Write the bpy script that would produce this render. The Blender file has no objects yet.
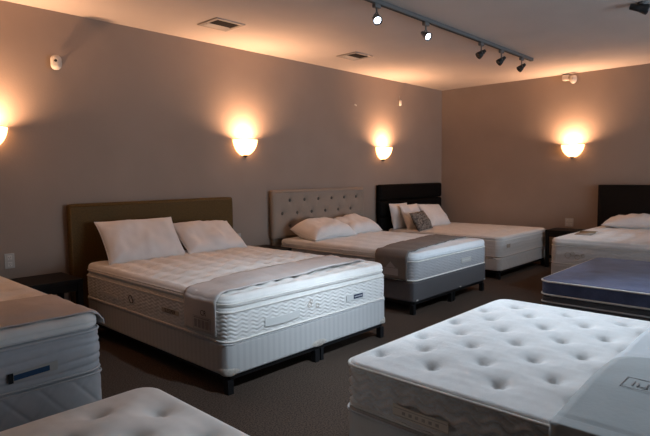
import bpy, bmesh, math, random
import numpy as np
from mathutils import Vector, Matrix, noise as mn
random.seed(4)
C = bpy.context.scene.collection
S = bpy.context.scene
PI = math.pi
WY, WX, HC = 4.934, 8.275, 2.815          # inner faces of the two visible walls, ceiling height
XL, YB = -2.6, -3.4                       # the walls behind and beside the camera

# ------------------------------------------------------------------ materials
def mat(name, col, rough=.8, scale=None, amt=.0, bump=0., bscale=200., metal=0., spec=.3, col2=None, sheen=0., voro=False, stripes=None):
    m = bpy.data.materials.new(name); m.use_nodes = True
    nt = m.node_tree; N = nt.nodes; L = nt.links
    b = N['Principled BSDF']
    b.inputs['Base Color'].default_value = (*col, 1); b.inputs['Roughness'].default_value = rough
    b.inputs['Metallic'].default_value = metal; b.inputs['Specular IOR Level'].default_value = spec
    if sheen: b.inputs['Sheen Weight'].default_value = sheen
    tc = N.new('ShaderNodeTexCoord')
    if scale:
        n = N.new('ShaderNodeTexNoise'); n.inputs['Scale'].default_value = scale; n.inputs['Detail'].default_value = 5
        r = N.new('ShaderNodeValToRGB'); L.new(tc.outputs['Object'], n.inputs['Vector']); L.new(n.outputs['Fac'], r.inputs['Fac'])
        c2 = col2 or tuple(c * (1 - amt) for c in col)
        r.color_ramp.elements[0].position = .35; r.color_ramp.elements[1].position = .65
        r.color_ramp.elements[0].color = (*c2, 1); r.color_ramp.elements[1].color = (*col, 1)
        L.new(r.outputs['Color'], b.inputs['Base Color'])
    if stripes:                                       # woven stripes along one object axis: (axis, period, second colour)
        ax, per, c2 = stripes
        sx = N.new('ShaderNodeSeparateXYZ'); L.new(tc.outputs['Object'], sx.inputs[0])
        ad = N.new('ShaderNodeMath'); ad.operation = 'ADD'; L.new(sx.outputs['X'], ad.inputs[0]); L.new(sx.outputs['Y'], ad.inputs[1])
        mu = N.new('ShaderNodeMath'); mu.operation = 'MULTIPLY'; mu.inputs[1].default_value = 2 * PI / per
        L.new(ad.outputs[0] if ax == 'xy' else sx.outputs['Z'], mu.inputs[0])
        si = N.new('ShaderNodeMath'); si.operation = 'SINE'; L.new(mu.outputs[0], si.inputs[0])
        r = N.new('ShaderNodeValToRGB'); r.color_ramp.elements[0].position = .45; r.color_ramp.elements[1].position = .75
        mr = N.new('ShaderNodeMapRange'); mr.inputs[1].default_value = -1; L.new(si.outputs[0], mr.inputs[0]); L.new(mr.outputs[0], r.inputs['Fac'])
        r.color_ramp.elements[0].color = (*col, 1); r.color_ramp.elements[1].color = (*c2, 1)
        L.new(r.outputs['Color'], b.inputs['Base Color'])
    if bump:
        if voro:
            n2 = N.new('ShaderNodeTexVoronoi')
        else:
            n2 = N.new('ShaderNodeTexNoise'); n2.inputs['Detail'].default_value = 3
        n2.inputs['Scale'].default_value = bscale
        L.new(tc.outputs['Object'], n2.inputs['Vector'])
        bp = N.new('ShaderNodeBump'); bp.inputs['Strength'].default_value = bump; bp.inputs['Distance'].default_value = .01
        L.new(n2.outputs[0], bp.inputs['Height']); L.new(bp.outputs['Normal'], b.inputs['Normal'])
    return m

def emit(name, col, strength):
    m = bpy.data.materials.new(name); m.use_nodes = True
    b = m.node_tree.nodes['Principled BSDF']
    b.inputs['Base Color'].default_value = (.8, .7, .6, 1)
    b.inputs['Emission Color'].default_value = (*col, 1); b.inputs['Emission Strength'].default_value = strength
    return m

M = dict(
    wall=mat('taupe_wall_paint', (.355, .275, .220), .85, 1.3, .10, .12, 60, spec=.2),
    ceil=mat('ceiling_paint', (.73, .64, .57), .9, 2.0, .05, .06, 90, spec=.1),
    carpet=mat('carpet', (.135, .098, .076), .95, 110, 0, .9, 260, spec=.05, col2=(.046, .035, .029)),
    base=mat('baseboard_vinyl', (.30, .30, .31), .6),
    white=mat('white_ticking', (.80, .78, .745), .85, 14, .05, .16, 420, sheen=.2),
    white2=mat('cool_white_ticking', (.72, .74, .75), .85, 18, .05, .16, 300, sheen=.2),
    knit=mat('knitted_top', (.80, .80, .79), .85, 30, .05, .35, 330, sheen=.2, voro=True),
    side=mat('side_ticking', (.68, .665, .64), .85, 30, .05, .12, 300),
    rside=mat('grey_side_ticking', (.76, .71, .66), .85, 30, .05, .12, 300),
    lside=mat('blue_grey_side_ticking', (.50, .51, .53), .85, 30, .05, .12, 300),
    gside=mat('grey_side_panel', (.36, .355, .36), .85, 30, .06, .12, 300),
    pipe=mat('cream_piping', (.74, .71, .66), .7),
    gpipe=mat('grey_piping', (.52, .52, .53), .7),
    boxw=mat('box_stripe_ticking', (.48, .48, .475), .85, bump=.1, bscale=300, stripes=('xy', .05, (.44, .44, .44))),
    boxplain=mat('box_plain_ticking', (.60, .585, .565), .85, 20, .05, .1, 300),
    boxgrey=mat('box_grey_cloth', (.098, .092, .096), .9, 60, .1, .2, 500),
    boxlow=mat('box_dark_cloth', (.10, .10, .11), .9, 60, .1, .2, 500),
    navy=mat('navy_ticking', (.085, .112, .215), .75, 9, .25, .2, 300, sheen=.15, spec=.35),
    navyside=mat('navy_side_ticking', (.045, .058, .115), .8, 60, .3, .3, 300),
    black=mat('black_frame_metal', (.008, .008, .009), .5),
    blackwood=mat('black_wood', (.012, .009, .007), .5, spec=.12),
    olive=mat('olive_woven_leather', (.135, .078, .024), .6, 120, .35, .25, 240, spec=.15),
    oliveb=mat('olive_border_leather', (.15, .085, .028), .55, 40, .2, .1, 200, spec=.2),
    greige=mat('greige_linen', (.35, .275, .215), .9, 250, .12, .3, 600),
    button=mat('greige_button', (.13, .105, .085), .85),
    bleather=mat('black_leather', (.006, .005, .0045), .6, spec=.06, bump=.1, bscale=150),
    pillow=mat('white_cotton', (.80, .775, .75), .9, 8, .04, .12, 30, sheen=.2),
    damask=mat('damask_cushion', (.30, .26, .22), .8, 42, 0, .1, 200, col2=(.045, .036, .032)),
    cover=mat('grey_cover', (.56, .52, .50), .8, 12, .05, .15, 60),
    coverdark=mat('dark_taupe_cover', (.185, .160, .145), .85, 12, .08, .2, 60),
    coverlight=mat('pale_grey_cover', (.52, .55, .57), .7, 10, .05, .12, 50),
    coverflap=mat('grey_cover_flap', (.36, .385, .39), .75, 10, .05, .12, 50),
    ink=mat('dark_print', (.050, .043, .040), .8),
    tanprint=mat('tan_print', (.24, .17, .10), .8),
    greyprint=mat('grey_print', (.30, .28, .27), .8),
    patch=mat('woven_label', (.60, .60, .58), .7),
    patchtan=mat('tan_woven_label', (.50, .43, .35), .7, 60, .2),
    patchcream=mat('cream_woven_label', (.74, .66, .55), .7),
    patchsilver=mat('silver_label', (.45, .43, .40), .5),
    patchdark=mat('navy_label', (.020, .028, .07), .6),
    patchblue=mat('blue_label', (.020, .065, .14), .5),
    guard=mat('corner_guard', (.52, .48, .43), .45, 80, .3),
    plastic=mat('white_plastic', (.62, .58, .52), .45),
    plastic2=mat('plate_plastic', (.47, .44, .39), .45),
    slot=mat('slot_black', (.01, .01, .01), .6),
    ventm=mat('vent_metal', (.42, .38, .34), .5, metal=.2),
    ventd=mat('vent_dark', (.02, .017, .015), .9),
    track=mat('track_grey', (.20, .195, .19), .5, metal=.3),
    chrome=mat('dark_chrome', (.22, .22, .23), .3, metal=.9),
    lampblack=mat('lamp_black', (.02, .02, .02), .4, spec=.5),
    lens=emit('lit_cool_lens', (.80, .90, 1.0), 14),
    unlit=mat('unlit_lens', (.03, .03, .032), .15, spec=.6),
    shade=emit('lit_glass_bowl', (1.0, .45, .16), 5.5),
    paper=mat('brochure_paper', (.34, .29, .24), .6, 25, .4),
)

# ------------------------------------------------------------------ helpers
def link_mesh(name, verts, faces, m, parent=None, smooth=True):
    me = bpy.data.meshes.new(name)
    me.from_pydata([tuple(v) for v in verts], [], faces); me.update()
    if smooth: me.polygons.foreach_set('use_smooth', [True] * len(me.polygons))
    o = bpy.data.objects.new(name, me); C.objects.link(o)
    if m: me.materials.append(m)
    if parent: o.parent = parent
    return o

def from_bm(name, bm, m, parent=None, smooth=False):
    me = bpy.data.meshes.new(name); bmesh.ops.recalc_face_normals(bm, faces=bm.faces[:]); bm.to_mesh(me); bm.free()
    if smooth: me.polygons.foreach_set('use_smooth', [True] * len(me.polygons))
    o = bpy.data.objects.new(name, me); C.objects.link(o); me.materials.append(m)
    if parent: o.parent = parent
    return o

def add_box(bm, c, s, bev=0., rot=None):
    r = bmesh.ops.create_cube(bm, size=1); vs = r['verts']
    for v in vs: v.co = Vector((v.co.x * s[0], v.co.y * s[1], v.co.z * s[2]))
    if bev:
        es = list({e for v in vs for e in v.link_edges})
        g = bmesh.ops.bevel(bm, geom=es, offset=bev, segments=2, profile=.6, affect='EDGES')
        vs = list({v for f in g['faces'] for v in f.verts} | {v for v in vs if v.is_valid})
    if rot:
        for v in vs: v.co = rot @ v.co
    for v in vs: v.co += Vector(c)
    return vs

def box(name, c, s, m, parent=None, bev=.004, rot=None):
    bm = bmesh.new(); add_box(bm, c, s, bev, rot); return from_bm(name, bm, m, parent)

def add_cyl(bm, p0, p1, r0, r1=None, seg=20, caps=True):
    p0, p1 = Vector(p0), Vector(p1); d = p1 - p0
    q = d.to_track_quat('Z', 'Y').to_matrix().to_4x4()
    bmesh.ops.create_cone(bm, cap_ends=caps, segments=seg, radius1=r0, radius2=r0 if r1 is None else r1, depth=d.length,
                          matrix=Matrix.Translation((p0 + p1) / 2) @ q)

def lathe(name, profile, m, parent=None, seg=28, mtx=None):
    """profile: (radius, height) pairs turned about Z, then moved by mtx"""
    vs, fs = [], []
    n = len(profile)
    for k in range(seg):
        a = 2 * PI * k / seg
        for r, z in profile:
            p = Vector((r * math.cos(a), r * math.sin(a), z)); vs.append(mtx @ p if mtx else p)
    for k in range(seg):
        for i in range(n - 1):
            a, b = k * n + i, ((k + 1) % seg) * n + i
            fs.append((a, b, b + 1, a + 1))
    return link_mesh(name, vs, fs, m, parent)

def tube(name, pts, r, m, parent=None, closed=True, seg=8):
    pts = [Vector(p) for p in pts]; n = len(pts); vs, fs = [], []
    for i, p in enumerate(pts):
        t = (pts[(i + 1) % n] - pts[i - 1]) if closed else (pts[min(i + 1, n - 1)] - pts[max(i - 1, 0)])
        t.normalize(); up = Vector((0, 0, 1)) if abs(t.z) < .9 else Vector((1, 0, 0))
        a = t.cross(up).normalized(); b = a.cross(t)
        for k in range(seg):
            w = 2 * PI * k / seg; vs.append(p + (a * math.cos(w) + b * math.sin(w)) * r)
    for i in range(n if closed else n - 1):
        j = (i + 1) % n
        for k in range(seg):
            k2 = (k + 1) % seg
            fs.append((i * seg + k, i * seg + k2, j * seg + k2, j * seg + k))
    return link_mesh(name, vs, fs, m, parent)

def tag(o, label, cat, group=None):
    o['label'] = label; o['category'] = cat
    if group: o['group'] = group
    return o
def thing(name, label, cat, loc=(0, 0, 0), rz=0, group=None):
    o = bpy.data.objects.new(name, None); C.objects.link(o); o.empty_display_size = .1
    o.location = loc; o.rotation_euler = (0, 0, rz)
    return tag(o, label, cat, group)
def struct(o): o['kind'] = 'structure'; return o

# ------------------------------------------------------------------ upholstered slabs (mattresses, box springs)
def smooth01(t): t = np.clip(t, 0, 1); return t * t * (3 - 2 * t)

def axis(half, step, edge):
    inner = np.arange(-half + edge, half - edge + 1e-6, step)
    inner = np.linspace(-half + edge, half - edge, max(3, len(inner)))
    e = edge * (1 - np.cos(np.linspace(0, PI / 2, 6)))[:-1]
    return np.concatenate([-half + e, inner, (half - e)[::-1]])

class Slab:
    """rounded upholstered block; x in +-w/2, y from 0 (foot) to l"""
    def __init__(s, w, l, z0, z1, R=.09, e=.03, eb=.02, step=.025, dz=.012, top=None, side=None, crown=0.):
        s.w, s.l, s.z0, s.z1, s.R, s.e, s.eb, s.step, s.dz, s.top, s.side, s.crown = w, l, z0, z1, R, e, eb, step, dz, top, side, crown
    def warp(s, X, Y):
        a, b, R = s.w / 2, s.l / 2, s.R
        qx, qy = (np.abs(X) - (a - R)) / R, (np.abs(Y) - (b - R)) / R
        z = (qx > 0) & (qy > 0)
        m = np.where(z, np.maximum(qx, qy) / np.maximum(np.hypot(qx, qy), 1e-9), 1)
        nx = np.where(z, np.sign(X) * (a - R + qx * m * R), X); ny = np.where(z, np.sign(Y) * (b - R + qy * m * R), Y)
        return nx, ny
    def dist(s, X, Y):
        a, b, R = s.w / 2, s.l / 2, s.R
        qx, qy = np.abs(X) - (a - R), np.abs(Y) - (b - R)
        return np.where((qx > 0) & (qy > 0), R - np.hypot(qx, qy), np.minimum(a - np.abs(X), b - np.abs(Y)))
    def topz(s, X, Y):                                  # X, Y centred on the slab
        X = np.asarray(X, float); Y = np.asarray(Y, float)
        d = np.clip(s.dist(X, Y), 0, None)
        u = np.clip(1 - d / s.e, 0, 1)
        z = s.z1 - s.e * (1 - np.sqrt(np.clip(1 - u * u, 0, 1))) + s.crown * smooth01(d / .35)
        if s.top is not None: z = z + s.top(X, Y) * smooth01((d - .25 * s.e) / (s.e + .03))
        return z
    def height(s, x, y): return float(s.topz(x, y - s.l / 2))
    def perim(s, off=0., n=.02):
        a, b, R = s.w / 2 + off, s.l / 2 + off, s.R + off
        pts = []
        for cx, cy, a0 in ((a - R, b - R, 0), (-a + R, b - R, PI / 2), (-a + R, -b + R, PI), (a - R, -b + R, 3 * PI / 2)):
            for k in range(9):
                t = a0 + PI / 2 * k / 8; pts.append((cx + R * math.cos(t), cy + R * math.sin(t) + s.l / 2))
        return pts
    def build(s, name, m, parent=None):
        ax, ay = axis(s.w / 2, s.step, s.e), axis(s.l / 2, s.step, s.e)
        nx, ny = len(ax), len(ay)
        GX, GY = np.meshgrid(ax, ay, indexing='ij'); X, Y = s.warp(GX, GY); Z = s.topz(X, Y)
        top = np.stack([X.ravel(), Y.ravel(), Z.ravel()], 1)
        idx = lambda i, j: i * ny + j
        I, J = np.meshgrid(np.arange(nx - 1), np.arange(ny - 1), indexing='ij'); I, J = I.ravel(), J.ravel()
        faces = np.stack([idx(I, J), idx(I + 1, J), idx(I + 1, J + 1), idx(I, J + 1)], 1).tolist()
        per = [idx(i, 0) for i in range(nx)] + [idx(nx - 1, j) for j in range(1, ny)] + [idx(i, ny - 1) for i in range(nx - 2, -1, -1)] + [idx(0, j) for j in range(ny - 2, 0, -1)]
        P = top[per][:, :2]; n = len(per)
        # densify the ring for the side so that quilting lines stay crisp
        K = max(1, int(round(s.step / .010))) if s.side is not None else 1
        a, b, R = s.w / 2, s.l / 2, s.R
        def normals(P):
            qx, qy = np.abs(P[:, 0]) - (a - R), np.abs(P[:, 1]) - (b - R)
            c = (qx > 1e-6) & (qy > 1e-6); h = np.maximum(np.hypot(qx, qy), 1e-9)
            px = np.where(c, np.sign(P[:, 0]) * qx / h, np.where(qx - 0 > qy, np.sign(P[:, 0]), 0.))
            py = np.where(c, np.sign(P[:, 1]) * qy / h, np.where(qx - 0 > qy, 0., np.sign(P[:, 1])))
            return np.stack([px, py], 1)
        Q = np.concatenate([[P[i] + (P[(i + 1) % n] - P[i]) * k / K for k in range(K)] for i in range(n)]) if K > 1 else P
        Nn = normals(Q)
        if K > 1:                                       # keep the new points on the round corners
            qx, qy = np.abs(Q[:, 0]) - (a - R), np.abs(Q[:, 1]) - (b - R)
            c = (qx > 1e-6) & (qy > 1e-6)
            Q = np.where(c[:, None], np.stack([np.sign(Q[:, 0]) * (a - R), np.sign(Q[:, 1]) * (b - R)], 1) + Nn * R, Q)
        seg = np.linalg.norm(np.roll(Q, -1, 0) - Q, axis=1); S_ = np.concatenate([[0], np.cumsum(seg)[:-1]])
        zt = s.z1 - s.e; zb = s.z0
        rows = list(np.linspace(zt, zb + s.eb, max(3, int((zt - zb - s.eb) / s.dz) + 1)))
        rows += [zb + s.eb * (1 - math.sin(t)) for t in np.linspace(0, PI / 2, 5)[1:]]
        vs = [top]; nv = len(top); prev = None
        faces_side = []
        m_ = len(Q)
        ring0 = None
        for r, z in enumerate(rows):
            ins = 0.
            if z < zb + s.eb: ins = -(s.eb - math.sqrt(max(0, s.eb ** 2 - (zb + s.eb - z) ** 2)))
            off = np.full(m_, ins)
            if s.side is not None and 0 < r: off = off + s.side(S_, z) * (1 if z > zb + s.eb else 0.5)
            ring = np.concatenate([Q + Nn * off[:, None], np.full((m_, 1), z)], 1)
            vs.append(ring); cur = np.arange(nv, nv + m_); nv += m_
            if prev is not None:
                nx_ = np.roll(np.arange(m_), -1)
                faces_side += np.stack([prev, cur, cur[nx_], prev[nx_]], 1).tolist()
            else: ring0 = cur
            prev = cur
        # stitch the top's border to the first (denser) ring
        for i in range(n):
            t0, t1 = per[i], per[(i + 1) % n]
            ks = [int(ring0[(i * K + k) % m_]) for k in range(K + 1)]
            faces_side.append([t1, t0] + ks)
        faces_side.append(prev.tolist())
        V = np.concatenate(vs); V[:, 1] += s.l / 2
        o = link_mesh(name, V.tolist(), faces + faces_side, m, parent)
        return o

def zig(rows, lam, amp, depth=.004, wid=.005, sharp=.3, bulge=0., z0=0, z1=1, ph=0.):
    """quilting: wavy stitched lines running round the side"""
    def f(S_, z):
        w = np.sin(2 * PI * S_ / lam + ph); w = w * (1 - sharp) + sharp * (2 / PI) * np.arcsin(np.sin(2 * PI * S_ / lam + ph))
        o = np.zeros_like(S_)
        for zk in rows: o -= depth * np.exp(-((z - zk - amp * w) / wid) ** 2)
        if bulge: t = (z - z0) / (z1 - z0); o += bulge * 4 * max(0, t * (1 - t))
        return o
    return f
def diamond(lam, h, depth=.004, wid=.006, z0=0):
    def f(S_, z):
        o = np.zeros_like(S_)
        for sg in (1, -1):
            t = (S_ / lam + sg * (z - z0) / h) % 1.; d = np.minimum(t, 1 - t) * lam * .7
            o -= depth * np.exp(-(d / wid) ** 2)
        return o
    return f
def hlines(rows, depth=.004, wid=.006, bulge=0., z0=0, z1=1, wob=0.):
    def f(S_, z):
        o = np.zeros_like(S_)
        for k, zk in enumerate(rows): o -= depth * np.exp(-((z - zk - wob * np.sin(S_ * 9 + k)) / wid) ** 2)
        if bulge: t = (z - z0) / (z1 - z0); o += bulge * 4 * max(0, t * (1 - t))
        return o
    return f
def tufts(pts, depth=.02, sig=.05, p=1.4, puff=0.):
    pts = np.array(pts)
    def f(X, Y):
        z = np.zeros_like(X); 
        for a, b in pts:
            r = np.hypot(X - a, Y - b); msk = r < sig * 4
            z[msk] -= depth * np.exp(-(np.maximum(r[msk] - .012, 0) / sig) ** p)
        return z + puff
    return lambda X, Y: f(np.atleast_1d(np.asarray(X, float)), np.atleast_1d(np.asarray(Y, float))).reshape(np.shape(X))
def quilted(sx, sy, depth=.008, seed=0., wave=.004):
    """soft puckered quilting: rounded cushions between staggered stitch points"""
    def f(X, Y):
        u, v = X / sx + .12 * np.sin(Y * 7 + seed), Y / sy + .12 * np.sin(X * 6 + seed)
        return depth * (np.cos(PI * (u + v)) * np.cos(PI * (u - v)) - 1) * .5 + wave * np.sin(X * 9 + 2 * np.sin(Y * 5 + seed)) * np.sin(Y * 8 + seed)
    return f
def stagger(x0, dx, nx, y0, dy, ny, par=0):
    return [(x0 + i * dx, y0 + j * dy) for i in range(nx) for j in range(ny) if (i + j) % 2 == par]

# a flat patch lying on the foot face (y=0, facing -y) or the left face (x=-w/2, facing -x) of a slab
def patch(name, face, slab, u0, u1, z0, z1, m, parent, out=.008, th=.003, bow=0., skew=0., nseg=12):
    vs, fs = [], []
    for k in range(nseg + 1):
        t = k / nseg; u = u0 + (u1 - u0) * t; sag = -bow * 4 * t * (1 - t) + skew * (t - .5)
        for z in (z0 + sag, z1 + sag):
            for d in (out, out - th):
                vs.append((u, -d, z) if face == 'foot' else (-slab.w / 2 - d, u, z))
    for k in range(nseg):
        a = 4 * k; b = a + 4
        for q in ((0, 2), (2, 3), (3, 1), (1, 0)): fs.append((a + q[0], a + q[1], b + q[1], b + q[0]))
    fs += [(0, 1, 3, 2), (4 * nseg, 4 * nseg + 2, 4 * nseg + 3, 4 * nseg + 1)]
    o = link_mesh(name, vs, fs, m, parent, smooth=False)
    bm = bmesh.new(); bm.from_mesh(o.data); bmesh.ops.recalc_face_normals(bm, faces=bm.faces[:]); bm.to_mesh(o.data); bm.free()
    return o

def lettering(name, text, size, mtx, m, parent, depth=.0006):
    cu = bpy.data.curves.new('t', 'FONT'); cu.body = text; cu.size = size; cu.extrude = depth; cu.align_x = 'CENTER'; cu.align_y = 'CENTER'
    t = bpy.data.objects.new('t', cu); C.objects.link(t)
    bpy.context.view_layer.update()
    me = bpy.data.meshes.new_from_object(t.evaluated_get(bpy.context.evaluated_depsgraph_get()))
    bpy.data.objects.remove(t)
    me.transform(mtx); me.materials.clear(); me.materials.append(m); me.name = name
    o = bpy.data.objects.new(name, me); C.objects.link(o); o.parent = parent
    return o
FOOT = Matrix.Rotation(PI / 2, 4, 'X')                                       # text facing -y
LEFT = Matrix.Rotation(-PI / 2, 4, 'Z') @ Matrix.Rotation(PI / 2, 4, 'X')     # text facing -x

def bars(name, rects, mtx, m, parent, th=.0012):
    """printed rules and blocks; rects (u0, u1, v0, v1) in the plane of mtx (facing its z)"""
    bm = bmesh.new()
    for u0, u1, v0, v1 in rects:
        vs = add_box(bm, ((u0 + u1) / 2, (v0 + v1) / 2, 0), (abs(u1 - u0), abs(v1 - v0), th))
    bmesh.ops.transform(bm, matrix=mtx, verts=bm.verts[:])
    return from_bm(name, bm, m, parent)
def outline(u0, u1, v0, v1, t=.004):
    return [(u0, u1, v0, v0 + t), (u0, u1, v1 - t, v1), (u0, u0 + t, v0, v1), (u1 - t, u1, v0, v1)]

# ------------------------------------------------------------------ room
def structbox(name, c, s, m): return struct(box(name, c, s, m, bev=0))
T = .12
structbox('floor', ((XL + WX) / 2, (YB + WY) / 2, -.05), (WX - XL + 2 * T, WY - YB + 2 * T, .10), M['carpet'])
structbox('ceiling', ((XL + WX) / 2, (YB + WY) / 2, HC + .05), (WX - XL + 2 * T, WY - YB + 2 * T, .10), M['ceil'])
structbox('wall_far', ((XL + WX) / 2, WY + T / 2, HC / 2), (WX - XL + 2 * T, T, HC), M['wall'])
structbox('wall_right', (WX + T / 2, (YB + WY) / 2, HC / 2), (T, WY - YB, HC), M['wall'])
structbox('wall_left', (XL - T / 2, (YB + WY) / 2, HC / 2), (T, WY - YB, HC), M['wall'])
# wall behind the camera with a shop window
WX0, WX1, WZ0, WZ1 = 3.2, 7.4, .35, 2.35
bm = bmesh.new()
yb = YB - T / 2
add_box(bm, ((XL + WX0) / 2, yb, HC / 2), (WX0 - XL, T, HC)); add_box(bm, ((WX + WX1) / 2, yb, HC / 2), (WX - WX1, T, HC))
add_box(bm, ((WX0 + WX1) / 2, yb, WZ0 / 2), (WX1 - WX0, T, WZ0)); add_box(bm, ((WX0 + WX1) / 2, yb, (HC + WZ1) / 2), (WX1 - WX0, T, HC - WZ1))
struct(from_bm('wall_back', bm, M['wall']))
bm = bmesh.new()
for x in (WX0 + .03, WX1 - .03, (WX0 + WX1) / 2): add_box(bm, (x, yb, (WZ0 + WZ1) / 2), (.06, .08, WZ1 - WZ0), .005)
for z in (WZ0 + .03, WZ1 - .03): add_box(bm, ((WX0 + WX1) / 2, yb, z), (WX1 - WX0, .08, .06), .005)
win = struct(from_bm('window_1', bm, M['ventm']))
def baseboard(name, c, s): return struct(box(name, c, s, M['base'], bev=.004))
baseboard('baseboard_far', ((XL + WX) / 2, WY - .006, .05), (WX - XL, .012, .10))
baseboard('baseboard_right', (WX - .006, (YB + WY) / 2, .05), (.012, WY - YB - .03, .10))
baseboard('baseboard_left', (XL + .006, (YB + WY) / 2, .05), (.012, WY - YB - .03, .10))

# ------------------------------------------------------------------ bed pieces
def bed_frame(loc, rz, w, l, ztop, label, inset=.04, mid=True, rail=.03):
    t = thing('bedstead', label, 'bed frame', loc, rz, 'metal bed frames under the display beds')
    bm = bmesh.new()
    zr = ztop - rail / 2 - .001
    for x in (-w / 2 + inset, w / 2 - inset): add_box(bm, (x, l / 2, zr), (.035, l - 2 * inset, rail), .003)
    for y in (inset, l - inset): add_box(bm, (0, y, zr), (w - 2 * inset, .035, rail), .003)
    for y in (l * .33, l * .66): add_box(bm, (0, y, zr), (w - 2 * inset, .04, rail), .003)
    from_bm('rail', bm, M['black'], t)
    xs = (-w / 2 + inset, 0, w / 2 - inset) if mid else (-w / 2 + inset, w / 2 - inset)
    for y in (inset, l - inset):
        for x in xs:
            bm = bmesh.new(); hz = ztop - rail - .002
            add_box(bm, (x, y, hz / 2), (.046, .046, hz), .004)
            if x == 0: add_box(bm, (x + .055, y, hz / 2), (.03, .04, hz), .004)
            from_bm('leg', bm, M['black'], t)
    return t

def guard(parent, slab, cx, z, w=.12, h=.05, corner=None):
    """oval moulded guard on the foot face, or wrapped round a foot corner (-1 / 1)"""
    vs, fs = [], []; n, k = 14, 6; R = slab.R
    def pos(u, d):
        if corner is None: return (cx + u, -d)
        sx = corner; q = u                                   # arc length from the corner's middle
        L = R * PI / 2
        if abs(q) <= L / 2:
            a = (q / L) * PI / 2 + PI / 4
            return (sx * (slab.w / 2 - R + (R + d) * math.cos(a)), R - (R + d) * math.sin(a))
        if q > 0: return (sx * (slab.w / 2 - R - (q - L / 2)), -d)
        return (sx * (slab.w / 2 + d), R + (-q - L / 2))
    for i in range(n + 1):
        u = -w / 2 + w * i / n; hh = h * math.sqrt(max(.02, 1 - (2 * i / n - 1) ** 2))
        for j in range(k + 1):
            v = j / k * 2 - 1; x, y = pos(u, .002 + .006 * math.sqrt(max(0, 1 - v * v)) * math.sqrt(max(0, 1 - (2 * i / n - 1) ** 2)))
            vs.append((x, y, z + v * hh / 2))
    for i in range(n):
        for j in range(k): a = i * (k + 1) + j; fs.append((a, a + k + 1, a + k + 2, a + 1))
    return link_mesh('corner_guard', vs, fs, M['guard'], parent)

def piping(slab, parent, zs, off=.0, r=.006, m='pipe'):
    for z in zs:
        tube('piping', [(x, y, z) for x, y in slab.perim(off)], r, M[m], parent)

def pillow(name, loc, rot, w, h, t, m, label, cat='pillow', group=None, seed=0, pinch=.05, wr=.028, flop=0., full=3.0):
    n = 40; vs, fs = [], []
    for side in (1, -1):
        for i in range(n + 1):
            for j in range(n + 1):
                u, v = i / n * 2 - 1, j / n * 2 - 1
                u, v = math.sin(u * PI / 2) * .35 + u * .65, math.sin(v * PI / 2) * .35 + v * .65
                x = w / 2 * u * (1 - pinch * (1 - v * v) * u * u * 0 - pinch * (1 - abs(v) ** 2.5) * abs(u) ** 3)
                y = h / 2 * v * (1 - pinch * (1 - abs(u) ** 2.5) * abs(v) ** 3)
                e = (max(0, 1 - abs(u) ** full) ** .58) * (max(0, 1 - abs(v) ** full) ** .58)
                edge = min(1, 6 * min(1 - abs(u), 1 - abs(v)))
                nz = mn.noise(Vector((x * 5 + seed * 7, y * 5, seed + side))) * wr + mn.noise(Vector((x * 14 + seed, y * 9, seed * 3 + side))) * wr * .45
                # corner creases
                cr = math.sin((abs(u) - abs(v)) * 16 + seed) * .005 * (abs(u * v)) ** 1.5
                z = side * (t / 2 * e + .003 * edge) + (nz + cr) * edge * e ** .3 + flop * (u * u - .3)
                vs.append((x, y, z))
    N1 = (n + 1) ** 2
    for s_ in (0, 1):
        for i in range(n):
            for j in range(n):
                a = s_ * N1 + i * (n + 1) + j; q = (a, a + n + 1, a + n + 2, a + 1); fs.append(q if s_ == 0 else q[::-1])
    o = link_mesh(name, vs, fs, m)
    bm = bmesh.new(); bm.from_mesh(o.data); bmesh.ops.remove_doubles(bm, verts=bm.verts[:], dist=.0008); bmesh.ops.recalc_face_normals(bm, faces=bm.faces[:])
    bm.to_mesh(o.data); bm.free(); o.data.polygons.foreach_set('use_smooth', [True] * len(o.data.polygons))
    # hem seam round the edge
    hem = []
    for k in range(4):
        for q in range(n):
            a = q / n * 2 - 1
            u, v = ((a, -1), (1, a), (-a, 1), (-1, -a))[k]
            x = w / 2 * u * (1 - pinch * (1 - abs(v) ** 2.5) * abs(u) ** 3); y = h / 2 * v * (1 - pinch * (1 - abs(u) ** 2.5) * abs(v) ** 3)
            hem.append((x, y, flop * (u * u - .3)))
    tube('seam', hem, .0035, m, o, seg=6)
    o.location = loc; o.rotation_euler = rot
    return tag(o, label, cat, group)

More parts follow.
